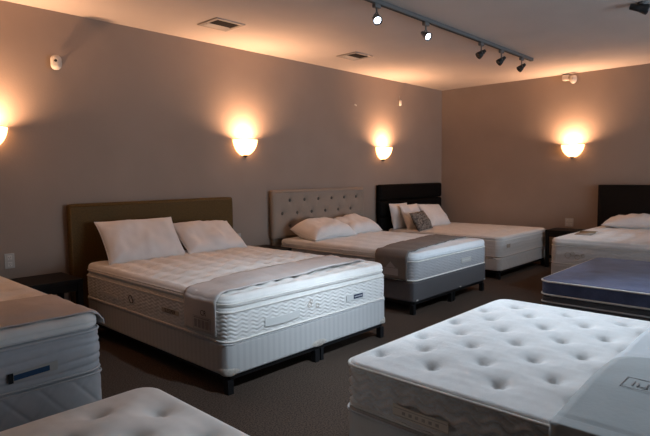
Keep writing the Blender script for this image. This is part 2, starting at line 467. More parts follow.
def cover(name, slab, y0, y1, m, label, drape_l, drape_r, parent=None, dy=.03, lift=.005, group=None, skew=0., th=.004, xr=None, xl=None, dip=0.):
    """cloth strip across a bed from side to side, hanging down at the ends"""
    w2 = slab.w / 2; path = []
    if drape_l:
        for z in np.linspace(drape_l, slab.z1 - slab.e, 12): path.append((-w2 - .012, z, 0))
    for k in range(1, 7):
        a = k / 7 * PI / 2; path.append((-w2 + slab.e - (slab.e + .010) * math.cos(a), None, a))
    for x in np.linspace(-w2 + slab.e if xl is None else xl, w2 - slab.e if xr is None else xr, 60): path.append((x, None, None))
    if xr is None:
        for k in range(1, 7):
            a = k / 7 * PI / 2; path.append((w2 - slab.e + (slab.e + .010) * math.sin(a), None, PI / 2 - a))
        if drape_r:
            for z in np.linspace(slab.z1 - slab.e, drape_r, 12): path.append((w2 + .012, z, 0))
    if xl is not None: path = [p for p in path if p[0] >= xl - 1e-6]
    ny = max(4, int((y1 - y0) / .025)); vs = []
    for (x, z, a) in path:
        for j in range(ny + 1):
            t = j / ny; yy = y0 + (y1 - y0) * t + skew * (x / slab.w + .5)
            if z is None:
                xc = max(-w2 + .002, min(w2 - .002, x))
                zz = max(float(slab.topz(max(-w2 + .002, min(w2 - .002, xc + p)), max(-slab.l / 2, yy - slab.l / 2 + q))) for p in (-.06, 0, .06) for q in (-.06, 0, .06)) * .8 + .2 * float(slab.topz(xc, yy - slab.l / 2)) + lift
                if a is not None: zz = min(zz, slab.height(math.copysign(w2 - slab.e, x), yy) - slab.e + (slab.e + .006) * math.sin(a) + .001)
                zz += .003 * mn.noise(Vector((x * 6, yy * 6, 2.))) * (1 if a is None else 0)
                vs.append((x, yy, zz))
            else:
                fold = .006 * math.sin(yy * 22 + 1) * min(1, (slab.z1 - slab.e - z) / .1)
                vs.append((x + math.copysign(max(0, fold + .004), x), yy, z))
    fs = [(i * (ny + 1) + j, (i + 1) * (ny + 1) + j, (i + 1) * (ny + 1) + j + 1, i * (ny + 1) + j + 1) for i in range(len(path) - 1) for j in range(ny)]
    o = link_mesh(name, vs, fs, m, parent)
    md = o.modifiers.new('thick', 'SOLIDIFY'); md.thickness = th; md.offset = 1
    return tag(o, label, 'bed cover', group) if parent is None else o

MG = 'display mattresses'; BG = 'box springs under the mattresses'; HG = 'headboards standing at the walls'
def make_root(name, label, cat, x, y, rz, group): return thing(name, label, cat, (x, y, 0), rz, group)

# ================================================================== BED with olive headboard
X0, X1, YF = 1.922, 3.575, 2.650; W = X1 - X0; CX = (X0 + X1) / 2; Lb = 2.04
bed_frame((CX, YF, 0), 0, W, Lb, .125, 'black metal bed frame under the striped grey box spring before the olive headboard')
r = make_root('box_spring', 'striped pale grey box spring on black legs in front of olive headboard', 'box spring', CX, YF, 0, BG)
bs = Slab(W, Lb, .125, .335, R=.05, e=.012, eb=.012, step=.05); bs.build('body', M['boxw'], r)
guard(r, bs, 0, .150, corner=-1, w=.17, h=.05); guard(r, bs, 0, .150, corner=1, w=.17, h=.05); guard(r, bs, 0, .150, w=.15, h=.05)
tube('piping', [(x, y, .327) for x, y in bs.perim(0)], .005, M['gpipe'], r)
r = make_root('mattress', 'white pillow top mattress with zigzag quilted sides before the olive headboard', 'mattress', CX, YF, 0, MG)
m1 = Slab(W, Lb, .335, .552, R=.07, e=.014, eb=.012, step=.03, dz=.005,
          side=zig([.355 + .026 * k for k in range(8)], .085, .010, .0062, .0050, bulge=.006, z0=.335, z1=.552))
m1.build('quilted_body', M['side'], r)
m1p = Slab(W + .006, Lb + .006, .553, .640, R=.095, e=.045, eb=.022, step=.02, top=quilted(.17, .15, .034, 1., .007), crown=.02,
           side=hlines([.583], .006, .006))
o = m1p.build('pillow_top', M['white'], r); o.location.y = -.003
piping(m1, r, (.342, .528), .003, .0065); piping(m1p, r, (.578,), .001, .005)
# labels on the foot face
patch('handle_label', 'foot', m1, -.52, -.20, .388, .440, M['patch'], r, out=.012, bow=.010, skew=.004)
lb = patch('brand_label', 'foot', m1, .30, .52, .400, .446, M['patch'], r, out=.011)
patch('navy_panel', 'foot', m1, .385, .495, .408, .440, M['patchdark'], lb, out=.013)
bars('lettering', [(.395 + .012 * k, .402 + .012 * k, .419, .429) for k in range(8)], Matrix.Translation((0, -.0135, 0)) @ FOOT, M['patch'], lb)
# embroidered crest between the labels
pts = []
for k in range(3):
    cx_, cz_, rr = ((-.10, .452, .020), (-.085, .478, .012), (-.02, .432, .016))[k]
    pts.append([(cx_ + rr * math.cos(t), -.009, cz_ + rr * .9 * math.sin(t)) for t in np.linspace(0, 2 * PI, 16)[:-1]])
for q in pts: tube('embroidery', q, .002, M['patchtan'], r, seg=5)
# left side: woven black label, embroidered emblem and handle
lb = patch('side_label', 'left', m1, .52, .74, .425, .457, M['patchtan'], r, out=.011, skew=0)
lettering('lettering', 'SLEEPER', .040, Matrix.Translation((-m1.w / 2 - .0118, .63, .441)) @ LEFT, M['ink'], lb)
patch('handle_label', 'left', m1, 1.42, 1.73, .40, .430, M['side'], r, out=.012, bow=-.008)
tube('embroidery', [(-m1.w / 2 - .009, 1.2 + .028 * math.cos(t) * (1 + .4 * math.sin(2 * t)), .440 + .028 * math.sin(t)) for t in np.linspace(0, 2 * PI, 24)[:-1]], .003, M['ink'], r, seg=5)
# cover across the foot
cv = cover('bed_cover', m1p, .075, .44, M['cover'], 'thin grey printed foot cover draped over the mattress before the olive headboard', .375, .40, skew=.15, group='foot covers across the beds')
cv.location = (CX, YF - .003, 0)
mx = Matrix.Translation((-m1p.w / 2 - .026, .22, .445)) @ LEFT
bars('logo_box', outline(-.10, .10, -.055, .035, .003) + [(-.085 + .042 * k, -.055 + .042 * k, -.04, .012) for k in range(4)] + [(-.09, .08, .020, .028)], mx, M['greyprint'], cv)
lettering('logo_letters', 'CR', .05, Matrix.Translation((-m1p.w / 2 - .027, .20, .506)) @ LEFT, M['ink'], cv)
zt = m1p.height(.57, .35) + .013
bars('printed_mark', [(-.05, -.01, -.02, .03), (.0, .04, -.03, .02), (.05, .09, -.02, .03), (-.06, .09, -.045, -.037)], Matrix.Translation((.62, .38, zt)), M['tanprint'], cv)
# headboard
t = thing('headboard', 'wide olive brown woven upholstered headboard with thin welted edge', 'headboard', (2.765, 0, 0), 0, HG)
HW, HZ = 1.79, 1.142
hb = Slab(HW, HZ - .02, 0, .06, R=.035, e=.018, eb=.005, step=.06)
def stand(o, y, z): o.rotation_euler = (PI / 2, 0, 0); o.location = (0, y, z); return o
stand(hb.build('panel', M['olive'], t), 4.905, .02)
tube('welt', [(sx * (HW / 2 - .016), 4.850, z) for sx, z in ((-1, .04), (-1, HZ - .05), (-.985, HZ - .022), (.985, HZ - .022), (1, HZ - .05), (1, .04))], .007, M['oliveb'], t, closed=False)
pillow('pillow', (2.395, 4.545, .800), (math.radians(50), math.radians(0), math.radians(-3)), .74, .47, .17, M['pillow'], 'white pillow standing upright against olive headboard, left of its pair', group='white bed pillows', seed=1, pinch=.05)
pillow('pillow', (3.125, 4.55, .765), (math.radians(36), math.radians(2), math.radians(2)), .74, .46, .17, M['pillow'], 'white pillow slumped back against olive headboard, right of its pair', group='white bed pillows', seed=2, pinch=.06)

# ================================================================== BED with tufted headboard
X0, X1, YF = 4.285, 5.80, 2.848; W = X1 - X0; CX = (X0 + X1) / 2; Lb = 1.94
bed_frame((CX, YF, 0), 0, W, Lb, .128, 'black metal bed frame under the dark grey box spring before the tufted headboard')
r = make_root('box_spring', 'dark charcoal grey cloth box spring before the tufted headboard', 'box spring', CX, YF, 0, BG)
bs = Slab(W, Lb, .128, .332, R=.045, e=.012, eb=.012, step=.05); bs.build('body', M['boxgrey'], r)
for u in (-.5, .1, .5): box('corner_guard', (u * W * .93, -.003, .145), (.03, .006, .014), M['patchsilver'], r, .002)
r = make_root('mattress', 'white topped mattress with grey side panel before the tufted headboard', 'mattress', CX, YF, 0, MG)
m2 = Slab(W, Lb, .332, .530, R=.08, e=.012, eb=.012, step=.03, dz=.006,
          side=zig([.36, .39, .42, .45, .48, .51], .12, .012, .004, .005, bulge=.006, z0=.332, z1=.53))
m2.build('quilted_body', M['gside'], r)
m2p = Slab(W + .006, Lb + .006, .531, .615, R=.09, e=.045, eb=.02, step=.022, top=quilted(.24, .2, .018, 3., .007), crown=.012, side=hlines([.556], .005, .006))
o = m2p.build('pillow_top', M['white2'], r); o.location.y = -.003
piping(m2, r, (.340, .526), .003, .007)
lb = patch('brand_label', 'foot', m2, .14, .36, .405, .455, M['patchsilver'], r, out=.011)
bars('lettering', [(.17 + .02 * k, .183 + .02 * k, .424, .436) for k in range(8)], Matrix.Translation((0, -.0115, 0)) @ FOOT, M['patch'], lb)
cv = cover('bed_cover', m2p, .07, .46, M['coverdark'], 'dark taupe foot cover with pale house shaped logo on grey sided mattress', .342, .36, skew=.20, group='foot covers across the beds', th=.006)
cv.location = (CX, YF - .003, 0)
mx = Matrix.Translation((-m2p.w / 2 - .030, .26, .43)) @ LEFT
bars('logo_block', [(-.09, .09, -.05, .02)], mx, M['greyprint'], cv)
bm = bmesh.new(); vs = [bm.verts.new((u, v, w_)) for w_ in (.0008, -.0008) for u, v in ((-.06, .025), (.06, .025), (0, .085))]
bm.faces.new(vs[:3]); bm.faces.new(vs[3:][::-1])
for a in range(3): bm.faces.new((vs[a], vs[(a + 1) % 3], vs[3 + (a + 1) % 3], vs[3 + a]))
bmesh.ops.transform(bm, matrix=mx, verts=bm.verts[:]); from_bm('logo_roof', bm, M['greyprint'], cv)
zt = m2p.height(.4, .45) + .016
bars('printed_mark', [(-.07, -.02, -.02, .02), (0, .05, -.02, .03), (.06, .1, -.02, .01)], Matrix.Translation((.42, .45, zt)), M['greyprint'], cv)
# tufted headboard
t = thing('headboard', 'greige button tufted upholstered headboard on two legs', 'headboard', (5.125, 0, 0), 0, HG)
HW = 1.75; HZ0, HZ1 = .60, 1.195
bts = [(4.537 + .258 * k - 5.085, 1.067 - HZ0) for k in range(6)] + [(4.406 + .260 * k - 5.085, .906 - HZ0) for k in range(6)] + [(4.537 + .258 * k - 5.085, .745 - HZ0) for k in range(6)]
hh = HZ1 - HZ0
hb = Slab(HW, hh, 0, .062, R=.02, e=.02, eb=.005, step=.016, top=tufts([(a - .02, b - hh / 2) for a, b in bts], .044, .050, .9, .008))
stand(hb.build('panel', M['greige'], t), 4.905, HZ0)
for a, b in bts:
    lathe('button', [(0.001, .006), (.015, .005), (.021, .0), (.021, -.004)], M['button'], t, 12, Matrix.Translation((a - .02, 4.905 - .034, b + HZ0)) @ Matrix.Rotation(PI / 2, 4, 'X'))
tube('welt', [(sx * (HW / 2 - .028), 4.842, z) for sx, z in ((-1, HZ0 + .03), (-1, HZ1 - .028), (1, HZ1 - .028), (1, HZ0 + .03))], .005, M['greige'], t)
for sx in (-1, 1): box('leg', (sx * (HW / 2 - .06), 4.885, HZ0 / 2), (.075, .035, HZ0), M['greige'], t, .004)
pillow('pillow', (4.765, 4.48, .705), (math.radians(12), 0, math.radians(-2)), .72, .46, .21, M['pillow'], 'white pillow lying flat below tufted headboard, front left of its pair', group='white bed pillows', seed=3, full=4.0, pinch=.02, flop=-.045)
pillow('pillow', (5.455, 4.57, .695), (math.radians(12), 0, math.radians(2)), .67, .46, .20, M['pillow'], 'white pillow lying flat below tufted headboard, behind on the right', group='white bed pillows', seed=4, full=4.0, pinch=.02, flop=-.04)

# ================================================================== BED in the corner with black headboard
X0, X1, YF = 6.475, 8.03, 2.99; W = X1 - X0; CX = (X0 + X1) / 2; Lb = 1.80
bed_frame((CX, YF, 0), 0, W, Lb, .112, 'black metal bed frame under the white bed in the room corner', mid=False)
r = make_root('box_spring', 'low white box spring under the corner bed with patterned cushion', 'box spring', CX, YF, 0, BG)
bs = Slab(W, Lb, .112, .285, R=.06, e=.012, eb=.012, step=.05, dz=.012, side=diamond(.2, .2, .003, .006)); bs.build('body', M['boxplain'], r)
r = make_root('mattress', 'white mattress in the room corner below the black channelled headboard', 'mattress', CX, YF, 0, MG)
m3 = Slab(W, Lb, .286, .560, R=.09, e=.03, eb=.02, step=.025, dz=.010, top=quilted(.22, .2, .016, 5., .006), crown=.012,
          side=hlines([.335, .375, .42, .46], .004, .007, bulge=.008, z0=.285, z1=.55, wob=.006))
m3.build('body', M['side'], r); piping(m3, r, (.300, .498, .532), .004, .006)
lb = patch('brand_label', 'foot', m3, -.62, -.52, .40, .45, M['patchtan'], r, out=.014)
patch('brand_label', 'foot', m3, .54, .67, .375, .435, M['patchsilver'], r, out=.014)
t = thing('headboard', 'black leather headboard of three padded horizontal channels in the corner', 'headboard', (7.235, 0, 0), 0, HG)
HW = 1.74
box('back_board', (0, 4.9, .61), (HW - .02, .03, 1.2), M['bleather'], t)
for z0, z1 in ((.985, 1.222), (.74, .98), (.50, .735)):
    hb = Slab(HW, z1 - z0, 0, .075, R=.03, e=.035, eb=.01, step=.06, crown=.01)
    stand(hb.build('padded_channel', M['bleather'], t), 4.89, z0)
pillow('pillow', (6.68, 4.69, .745), (math.radians(76), 0, math.radians(-4)), .42, .39, .12, M['pillow'], 'white square pillow propped on black headboard, partly behind another pillow at left', group='white bed pillows', seed=5)
pillow('pillow', (6.77, 4.53, .735), (math.radians(66), 0, math.radians(-2)), .44, .40, .14, M['pillow'], 'white square pillow propped in front of another and beside patterned cushion', group='white bed pillows', seed=6)
pillow('cushion', (6.655, 4.30, .69), (math.radians(58), math.radians(-3), math.radians(2)), .38, .30, .13, M['damask'], 'small brown and cream patterned cushion between white pillows on corner bed', 'cushion', seed=7)
pillow('pillow', (7.42, 4.54, .72), (math.radians(50), math.radians(3), math.radians(3)), .66, .43, .16, M['pillow'], 'white pillow leaning on black headboard right of patterned cushion', group='white bed pillows', seed=8)

# ================================================================== BED against the right wall (foot faces -x)
XF = 6.10; YC = 1.455; W = 1.555; Lb = 2.04; RZ = -PI / 2
bed_frame((XF, YC, 0), RZ, W, Lb, .11, 'black metal bed frame under the bed at the right wall behind navy mattress')
r = make_root('box_spring', 'white box spring under the bed at right wall, behind navy mattress', 'box spring', XF, YC, RZ, BG)
bs = Slab(W, Lb, .11, .355, R=.05, e=.012, eb=.012, step=.05); bs.build('body', M['boxplain'], r)
r = make_root('mattress', 'white pillow top mattress at right wall below the plain dark headboard', 'mattress', XF, YC, RZ, MG)
m4 = Slab(W, Lb, .356, .560, R=.08, e=.012, eb=.012, step=.03, dz=.006,
          side=zig([.38 + .034 * k for k in range(6)], .12, .011, .003, .006, bulge=.006, z0=.356, z1=.56))
m4.build('quilted_body', M['side'], r)
m4p = Slab(W + .004, Lb, .561, .640, R=.085, e=.035, eb=.02, step=.025, top=quilted(.22, .2, .016, 8., .006), crown=.012)
m4p.build('pillow_top', M['white'], r); piping(m4, r, (.364, .556), .003, .006)
pts = [[(u + rr * math.cos(t_), -.010, z + rr * math.sin(t_)) for t_ in np.linspace(0, 2 * PI, 14)[:-1]] for u, z, rr in ((-.58, .46, .03), (-.53, .48, .02), (-.48, .45, .026), (-.42, .47, .018))]
for q in pts: tube('embroidery', q, .003, M['patchtan'], r, seg=5)
t = thing('headboard', 'plain tall dark wooden headboard against the right wall', 'headboard', (8.20, 1.50, 0), RZ, HG)
bm = bmesh.new(); add_box(bm, (0, 0, .60), (1.66, .05, 1.19), .006)
from_bm('panel', bm, M['blackwood'], t)
for sx in (-1, 1): box('post', (sx * .815, .012, .597), (.05, .08, 1.194), M['blackwood'], t, .006)
pillow('pillow', (7.84, 1.74, .720), (math.radians(6), 0, RZ + math.radians(3)), .80, .44, .15, M['pillow'], 'white pillow lying flat on the right wall bed before dark headboard', group='white bed pillows', seed=9, full=4.0, pinch=.02, flop=-.03)
# brochure lying open on the mattress
def brochure():
    t = thing('brochure', 'folded brown brochure lying on the mattress at right wall', 'brochure', (6.80, 2.06, 0), math.radians(8))
    for k, (u0, u1) in enumerate(((-.26, 0), (0, .24))):
        vs = []
        for i in range(13):
            for v in (-.09, .09):
                u = u0 + (u1 - u0) * i / 12; wx, wy = 6.80 + u, 2.06 + v
                z = max(m4p.height(-(wy - YC) + d, wx - XF + e) for d in (-.02, 0, .02) for e in (-.03, 0, .03)) + .006 + .006 * math.sin(PI * i / 12) * (1 - k * .5)
                vs.append((u, v, z))
        o = link_mesh('page', vs, [(2 * i, 2 * i + 2, 2 * i + 3, 2 * i + 1) for i in range(12)], M['paper'] if k == 0 else M['tanprint'], t)
        md = o.modifiers.new('t', 'SOLIDIFY'); md.thickness = .003
brochure()

# ================================================================== navy mattress, in the middle row
X0, X1 = 4.345, 5.87; W = X1 - X0; CX = (X0 + X1) / 2; Lb = 2.03; YF = 1.66 - Lb
bed_frame((CX, YF, 0), 0, W, Lb, .12, 'black metal bed frame under the navy blue mattress')
r = make_root('box_spring', 'dark box spring with pale piping under the navy blue mattress', 'box spring', CX, YF, 0, BG)
bs = Slab(W, Lb, .12, .372, R=.05, e=.012, eb=.012, step=.05); bs.build('body', M['boxlow'], r)
tube('piping', [(x, y, .325) for x, y in bs.perim(0.002)], .0065, M['gpipe'], r)
r = make_root('mattress', 'thin navy blue mattress with white piped edges', 'mattress', CX, YF, 0, MG)
m5 = Slab(W + .01, Lb + .01, .373, .505, R=.09, e=.010, eb=.010, step=.025, dz=.006, top=tufts(stagger(-.6, .2, 7, -.85, .2, 9), .006, .06, 1.6), crown=.006,
          side=diamond(.045, .045, .003, .004))
m5.build('body', M['navy'], r); M5s = piping(m5, r, (.386, .494), .003, .0075)

# ================================================================== large tufted mattress in the foreground
X0, X1 = 1.695, 3.24; W = X1 - X0; CX = (X0 + X1) / 2; Lb = 2.06; YF = 1.492 - Lb
bed_frame((CX, YF, 0), 0, W, Lb, .11, 'black metal bed frame under the big button tufted mattress in front')
r = make_root('box_spring', 'plain off white box spring under the big button tufted mattress in front', 'box spring', CX, YF, 0, BG)
bs = Slab(W, Lb, .11, .372, R=.06, e=.014, eb=.012, step=.05); bs.build('body', M['boxplain'], r)
tube('piping', [(x, y, .362) for x, y in bs.perim(.002)], .006, M['gpipe'], r)
r = make_root('mattress', 'large white button tufted mattress in front with wavy quilted side', 'mattress', CX, YF, 0, MG)
tp = [(1.89 - CX + .1685 * i, 1.462 - .147 * j - YF - Lb / 2 - .004) for i in range(-0, 8) for j in range(0, 14) if (i + j) % 2 == 0]
tp = [(a, b) for a, b in tp if abs(a) < W / 2 - .07 and abs(b) < Lb / 2 - .0]
tp = [(a, min(b, Lb / 2 - .055)) for a, b in tp]
ft = tufts(tp, .044, .028, .95)
fq = quilted(.06, .06, .002, 2., .0012)
m6 = Slab(W, Lb, .373, .575, R=.075, e=.022, eb=.025, step=.0125, dz=.005, top=lambda X, Y: ft(X, Y) + fq(X, Y), crown=.016,
          side=zig([.408, .452, .496, .538], .112, .015, .017, .0095, sharp=.0, bulge=.006, z0=.373, z1=.575))
mo = m6.build('body', M['knit'], r)
mo.data.materials.append(M['rside'])
mo.data.polygons.foreach_set('material_index', [1 if abs(p.normal.z) < .45 and p.center.z < .556 else 0 for p in mo.data.polygons])
piping(m6, r, (.560,), .003, .0065); piping(m6, r, (.384,), -.004, .006)
for a, b in tp:
    if b + Lb / 2 + YF > .25:
        z = float(m6.topz(a, b))
        lathe('tuft_button', [(.001, .009), (.011, .008), (.017, .004), (.018, -.003)], M['knit'], r, 12, Matrix.Translation((a, b + Lb / 2, z)))
ph = patch('handle_label', 'left', m6, .965 - YF, 1.215 - YF, .420, .466, M['patchcream'], r, out=.016, bow=.006, nseg=16)
bars('stitching', [(-.12, .12, .014, .0165), (-.12, .12, -.0165, -.014)] + [(-.08 + .03 * k, -.066 + .03 * k, -.006, .006) for k in range(6)], Matrix.Translation((-m6.w / 2 - .0162, 1.09 - YF, .437)) @ LEFT, M['patchtan'], ph)
cv = cover('bed_cover', m6, -.0 + .03, .605 - YF, M['coverlight'], 'pale bluish grey cover folded over the big tufted mattress in front', .20, .30, group='foot covers across the beds', lift=.008)
cv.location = (CX, YF, 0)
# the flap folded back on the near half of it
ye = .600 - YF; xe = 2.47 - CX; rad = .14; vs = []; w2 = m6.w / 2
path = [(-w2 - .030, z) for z in np.linspace(.20, .545, 14)] + [(-w2 + .030 - .058 * math.cos(a), None) for a in np.linspace(.3, PI / 2, 6)] + [(x, None) for x in np.linspace(-w2 + .035, xe, 60)]
ny = 40
for x, z in path:
    ytop = ye
    if x > xe - rad: ytop = ye - rad + math.sqrt(max(0, rad ** 2 - (x - xe + rad) ** 2))
    if z is not None: ytop = ye - .008 - .05 * max(0, (.545 - z) / .35)
    for j in range(ny + 1):
        y = .05 + (ytop - .05) * j / ny
        if z is None:
            xx = max(-w2 + .004, x); zz = m6.z1 + m6.crown * float(smooth01(m6.dist(np.array(xx), np.array(y - Lb / 2)) / .35)) + .016
            zz += .006 * math.sin(x * 9 + y * 4) * .5 + .004 * mn.noise(Vector((x * 7, y * 7, 1)))
            if x < -w2 + .04: zz = min(zz, .585)
            vs.append((x, y, zz))
        else: vs.append((x + min(0, -.012 * math.sin(y * 9) * (.55 - z) * 3), y, z))
fs = [(i * (ny + 1) + j, (i + 1) * (ny + 1) + j, (i + 1) * (ny + 1) + j + 1, i * (ny + 1) + j + 1) for i in range(len(path) - 1) for j in range(ny)]
fl = link_mesh('folded_flap', vs, fs, M['coverflap'], cv); md = fl.modifiers.new('thick', 'SOLIDIFY'); md.thickness = .006; md.offset = 1
zt = m6.z1 + m6.crown + .0275
mx = Matrix.Translation((2.10 - CX, .498 - YF, zt)) @ Matrix.Rotation(-PI / 2, 4, 'Z')
bars('printed_logo', outline(0, .11, -.05, .06, .003) + outline(.12, .30, -.05, .06, .003) + [(.03, .034, -.02, .03), (.045, .05, -.02, .015), (.055, .075, -.02, -.014), (.072, .076, -.02, .03), (.085, .089, -.02, .03), (.16, .20, -.02, .0), (.21, .25, -.01, .03)], mx, M['greyprint'], fl)

# ================================================================== bed at the left edge
X1 = 1.252; W = 1.50; CX = X1 - W / 2; YF = 2.862; Lb = 1.95
bed_frame((CX, YF, 0), 0, W, Lb, .07, 'low black metal frame under the blue grey bed at left edge', rail=.02)
r = make_root('box_spring', 'pale grey box spring with diamond quilted sides at left edge', 'box spring', CX, YF, 0, BG)
bs = Slab(W, Lb, .07, .318, R=.06, e=.014, eb=.012, step=.05, dz=.008, side=diamond(.17, .20, .006, .006, .05)); bs.build('body', M['lside'], r)
tube('piping', [(x, y, .309) for x, y in bs.perim(.002)], .006, M['gpipe'], r)
r = make_root('mattress', 'white pillow top mattress with blue side label at left edge', 'mattress', CX, YF, 0, MG)
m7 = Slab(W, Lb, .319, .555, R=.09, e=.014, eb=.016, step=.03, dz=.006, side=hlines([.365, .405, .47, .51], .006, .008, bulge=.010, z0=.319, z1=.555, wob=.007))
m7.build('quilted_body', M['lside'], r)
m7p = Slab(W + .006, Lb + .006, .556, .640, R=.10, e=.045, eb=.025, step=.022, top=quilted(.22, .18, .020, 4., .008), crown=.018, side=hlines([.590], .006, .007))
o = m7p.build('pillow_top', M['white'], r); o.location.y = -.003
piping(m7, r, (.330, .548), .004, .007, 'gpipe')
lb = patch('brand_label', 'foot', m7, .776 - CX, 1.005 - CX, .385, .432, M['patchsilver'], r, out=.018, skew=.012)
o = patch('blue_strip', 'foot', m7, .80 - CX, .965 - CX, .393, .420, M['patchblue'], lb, out=.0205, skew=.008)
patch('black_end', 'foot', m7, .775 - CX, .797 - CX, .378, .428, M['slot'], lb, out=.0205)
cv = cover('bed_cover', m7p, .05, .63, M['cover'], 'grey cover draped across the mattress at left edge', .50, .565, skew=-.02, group='foot covers across the beds')
cv.location = (CX, YF - .003, 0)

# ================================================================== small tufted mattress at the lower left
W, Lb = 1.12, 2.05; XE, YE = 1.125, 2.105
RZ = PI / 2                                                   # foot faces +x
r_loc = (XE, YE - W / 2, 0)
bed_frame(r_loc, RZ, W, Lb, .10, 'low black metal frame under the small tufted mattress in lower left')
r = thing('box_spring', 'off white box spring under the small tufted mattress in lower left', 'box spring', r_loc, RZ, BG)
Slab(W, Lb, .10, .285, R=.06, e=.012, eb=.012, step=.05).build('body', M['boxplain'], r)
r = thing('mattress', 'small cream button tufted mattress in lower left corner', 'mattress', r_loc, RZ, MG)
# local x = world y - centre ; local y = XE - world x
tp = [(YE - .155 - .148 * j - r_loc[1], XE - (.99 - .172 * i) - Lb / 2) for i in range(-0, 9) for j in range(0, 7) if (i + j) % 2 == 1]
ft = tufts(tp, .042, .036, 1.05)
m8 = Slab(W, Lb, .286, .488, R=.10, e=.04, eb=.02, step=.014, dz=.008, top=lambda X, Y: ft(X, Y) + quilted(.06, .06, .002, 1., .004)(X, Y), crown=.028,
          side=zig([.32, .36, .40], .125, .012, .005, .006))
m8.build('body', M['white'], r)
for a, b in tp:
    if abs(a) < W / 2 - .05 and abs(b) < Lb / 2 - .05:
        lathe('tuft_button', [(.001, .009), (.011, .008), (.017, .004), (.018, -.003)], M['white'], r, 12, Matrix.Translation((a, b + Lb / 2, float(m8.topz(a, b)))))

# ------------------------------------------------------------------ nightstands
def nightstand(loc, rz, w, d, label):
    t = thing('nightstand', label, 'nightstand', loc, rz, 'black open nightstands')
    H = .545
    box('top', (0, 0, H - .015), (w, d, .03), M['blackwood'], t, .003)
    box('apron', (0, 0, H - .065), (w - .03, d - .03, .068), M['blackwood'], t, .002)
    for sx in (-1, 1):
        for sy in (-1, 1): box('leg', (sx * (w / 2 - .025), sy * (d / 2 - .025), (H - .03) / 2), (.045, .045, H - .031), M['blackwood'], t, .003)
    box('shelf', (0, 0, .15), (w - .04, d - .04, .02), M['blackwood'], t, .002)
    return t
nightstand((1.54, 4.665, 0), 0, .52, .46, 'black nightstand at the wall left of the olive headboard')
nightstand((3.935, 4.665, 0), 0, .46, .46, 'black nightstand at the wall between olive and tufted headboards')
nightstand((8.02, 2.70, 0), -PI / 2, .46, .44, 'black nightstand at the right wall beside plain dark headboard')

# ------------------------------------------------------------------ wall lamps
def sconce(loc, rz, label):
    """half bowl on the wall; local: wall in the plane y=0, room towards -y, z=0 at the rim"""
    t = thing('wall_sconce', label, 'wall lamp', loc, rz, 'glowing half bowl wall sconces')
    a, dp, h = .160, .150, .185; n, k = 28, 14; vs, fs = [], []
    for shell in (1., .955):
        for i in range(n + 1):
            th = PI * i / n
            for j in range(k + 1):
                v = (j / k) ** 1.3; s_ = math.sqrt(max(0, v * (2 - v))) * .93 + .07 * v
                vs.append((-a * shell * s_ * math.cos(th), -.004 - dp * shell * s_ * math.sin(th), -h + h * v + (1 - shell) * .1 * (1 - v)))
    N1 = (n + 1) * (k + 1); ix = lambda s_, i, j: s_ * N1 + i * (k + 1) + j
    for i in range(n):
        for j in range(k):
            fs.append((ix(0, i, j), ix(0, i + 1, j), ix(0, i + 1, j + 1), ix(0, i, j + 1)))
            fs.append((ix(1, i, j), ix(1, i, j + 1), ix(1, i + 1, j + 1), ix(1, i + 1, j)))
        fs.append((ix(0, i, k), ix(0, i + 1, k), ix(1, i + 1, k), ix(1, i, k)))
    link_mesh('glass_bowl', vs, fs, M['shade'], t)
    box('wall_plate', (0, -.005, -.10), (.10, .008, .13), M['plastic'], t, .002)
    lathe('finial', [(.001, -.02), (.012, -.014), (.020, -.004), (.030, .004), (.036, .012)], M['chrome'], t, 16, Matrix.Translation((0, -.030, -h - .002)))
    lt = bpy.data.lights.new('sconce_bulb', 'POINT'); lt.energy = SC_E * .02; lt.color = SC_C; lt.shadow_soft_size = .03
    o = bpy.data.objects.new('sconce_bulb', lt); C.objects.link(o); o.parent = t; o.location = (0, -.10, -.04)
    lt = bpy.data.lights.new('sconce_uplight', 'AREA'); lt.shape = 'ELLIPSE'; lt.size = .16; lt.size_y = .06; lt.energy = SC_E; lt.color = SC_C
    o = bpy.data.objects.new('sconce_uplight', lt); C.objects.link(o); o.parent = t; o.location = (0, -.112, -.035); o.rotation_euler = (PI + .38, 0, 0)
    return t
SC_E = 19.0; SC_C = (1.0, .57, .33)
sconce((1.285, WY, 1.79), 0, 'lit half bowl wall sconce cut off at the left picture edge')
sconce((3.90, WY, 1.79), 0, 'lit half bowl wall sconce above the right end of olive headboard')
sconce((6.545, WY, 1.780), 0, 'lit half bowl wall sconce above black channelled headboard')
sconce((WX, 2.730, 1.778), -PI / 2, 'lit half bowl wall sconce alone on the right wall')

# ------------------------------------------------------------------ outlets and small wall devices
def outlet(loc, rz, w, label, gang=1):
    t = thing('wall_outlet', label, 'outlet', loc, rz, 'wall outlets')
    box('plate', (0, -.004, 0), (w, .008, .125), M['plastic2'], t, .002)
    for g in range(gang):
        cx_ = (g - (gang - 1) / 2) * .05
        for z in (-.028, .028):
            f = box('socket', (cx_, -.009, z), (.034, .004, .036), M['plastic'], t, .001)
            bm = bmesh.new()
            for u in (-.007, .007): add_box(bm, (cx_ + u, -.0112, z + .003), (.003, .001, .010))
            add_box(bm, (cx_, -.0112, z - .011), (.005, .001, .005)); from_bm('slot', bm, M['slot'], f)
    return t
outlet((1.407, WY, .690), 0, .075, 'outlet plate on the far wall above the nightstand at left')
outlet((3.785, WY, .650), 0, .075, 'outlet plate on the far wall right of olive headboard')
outlet((WX, 2.755, .630), -PI / 2, .12, 'double outlet plate on the right wall above black nightstand', 2)

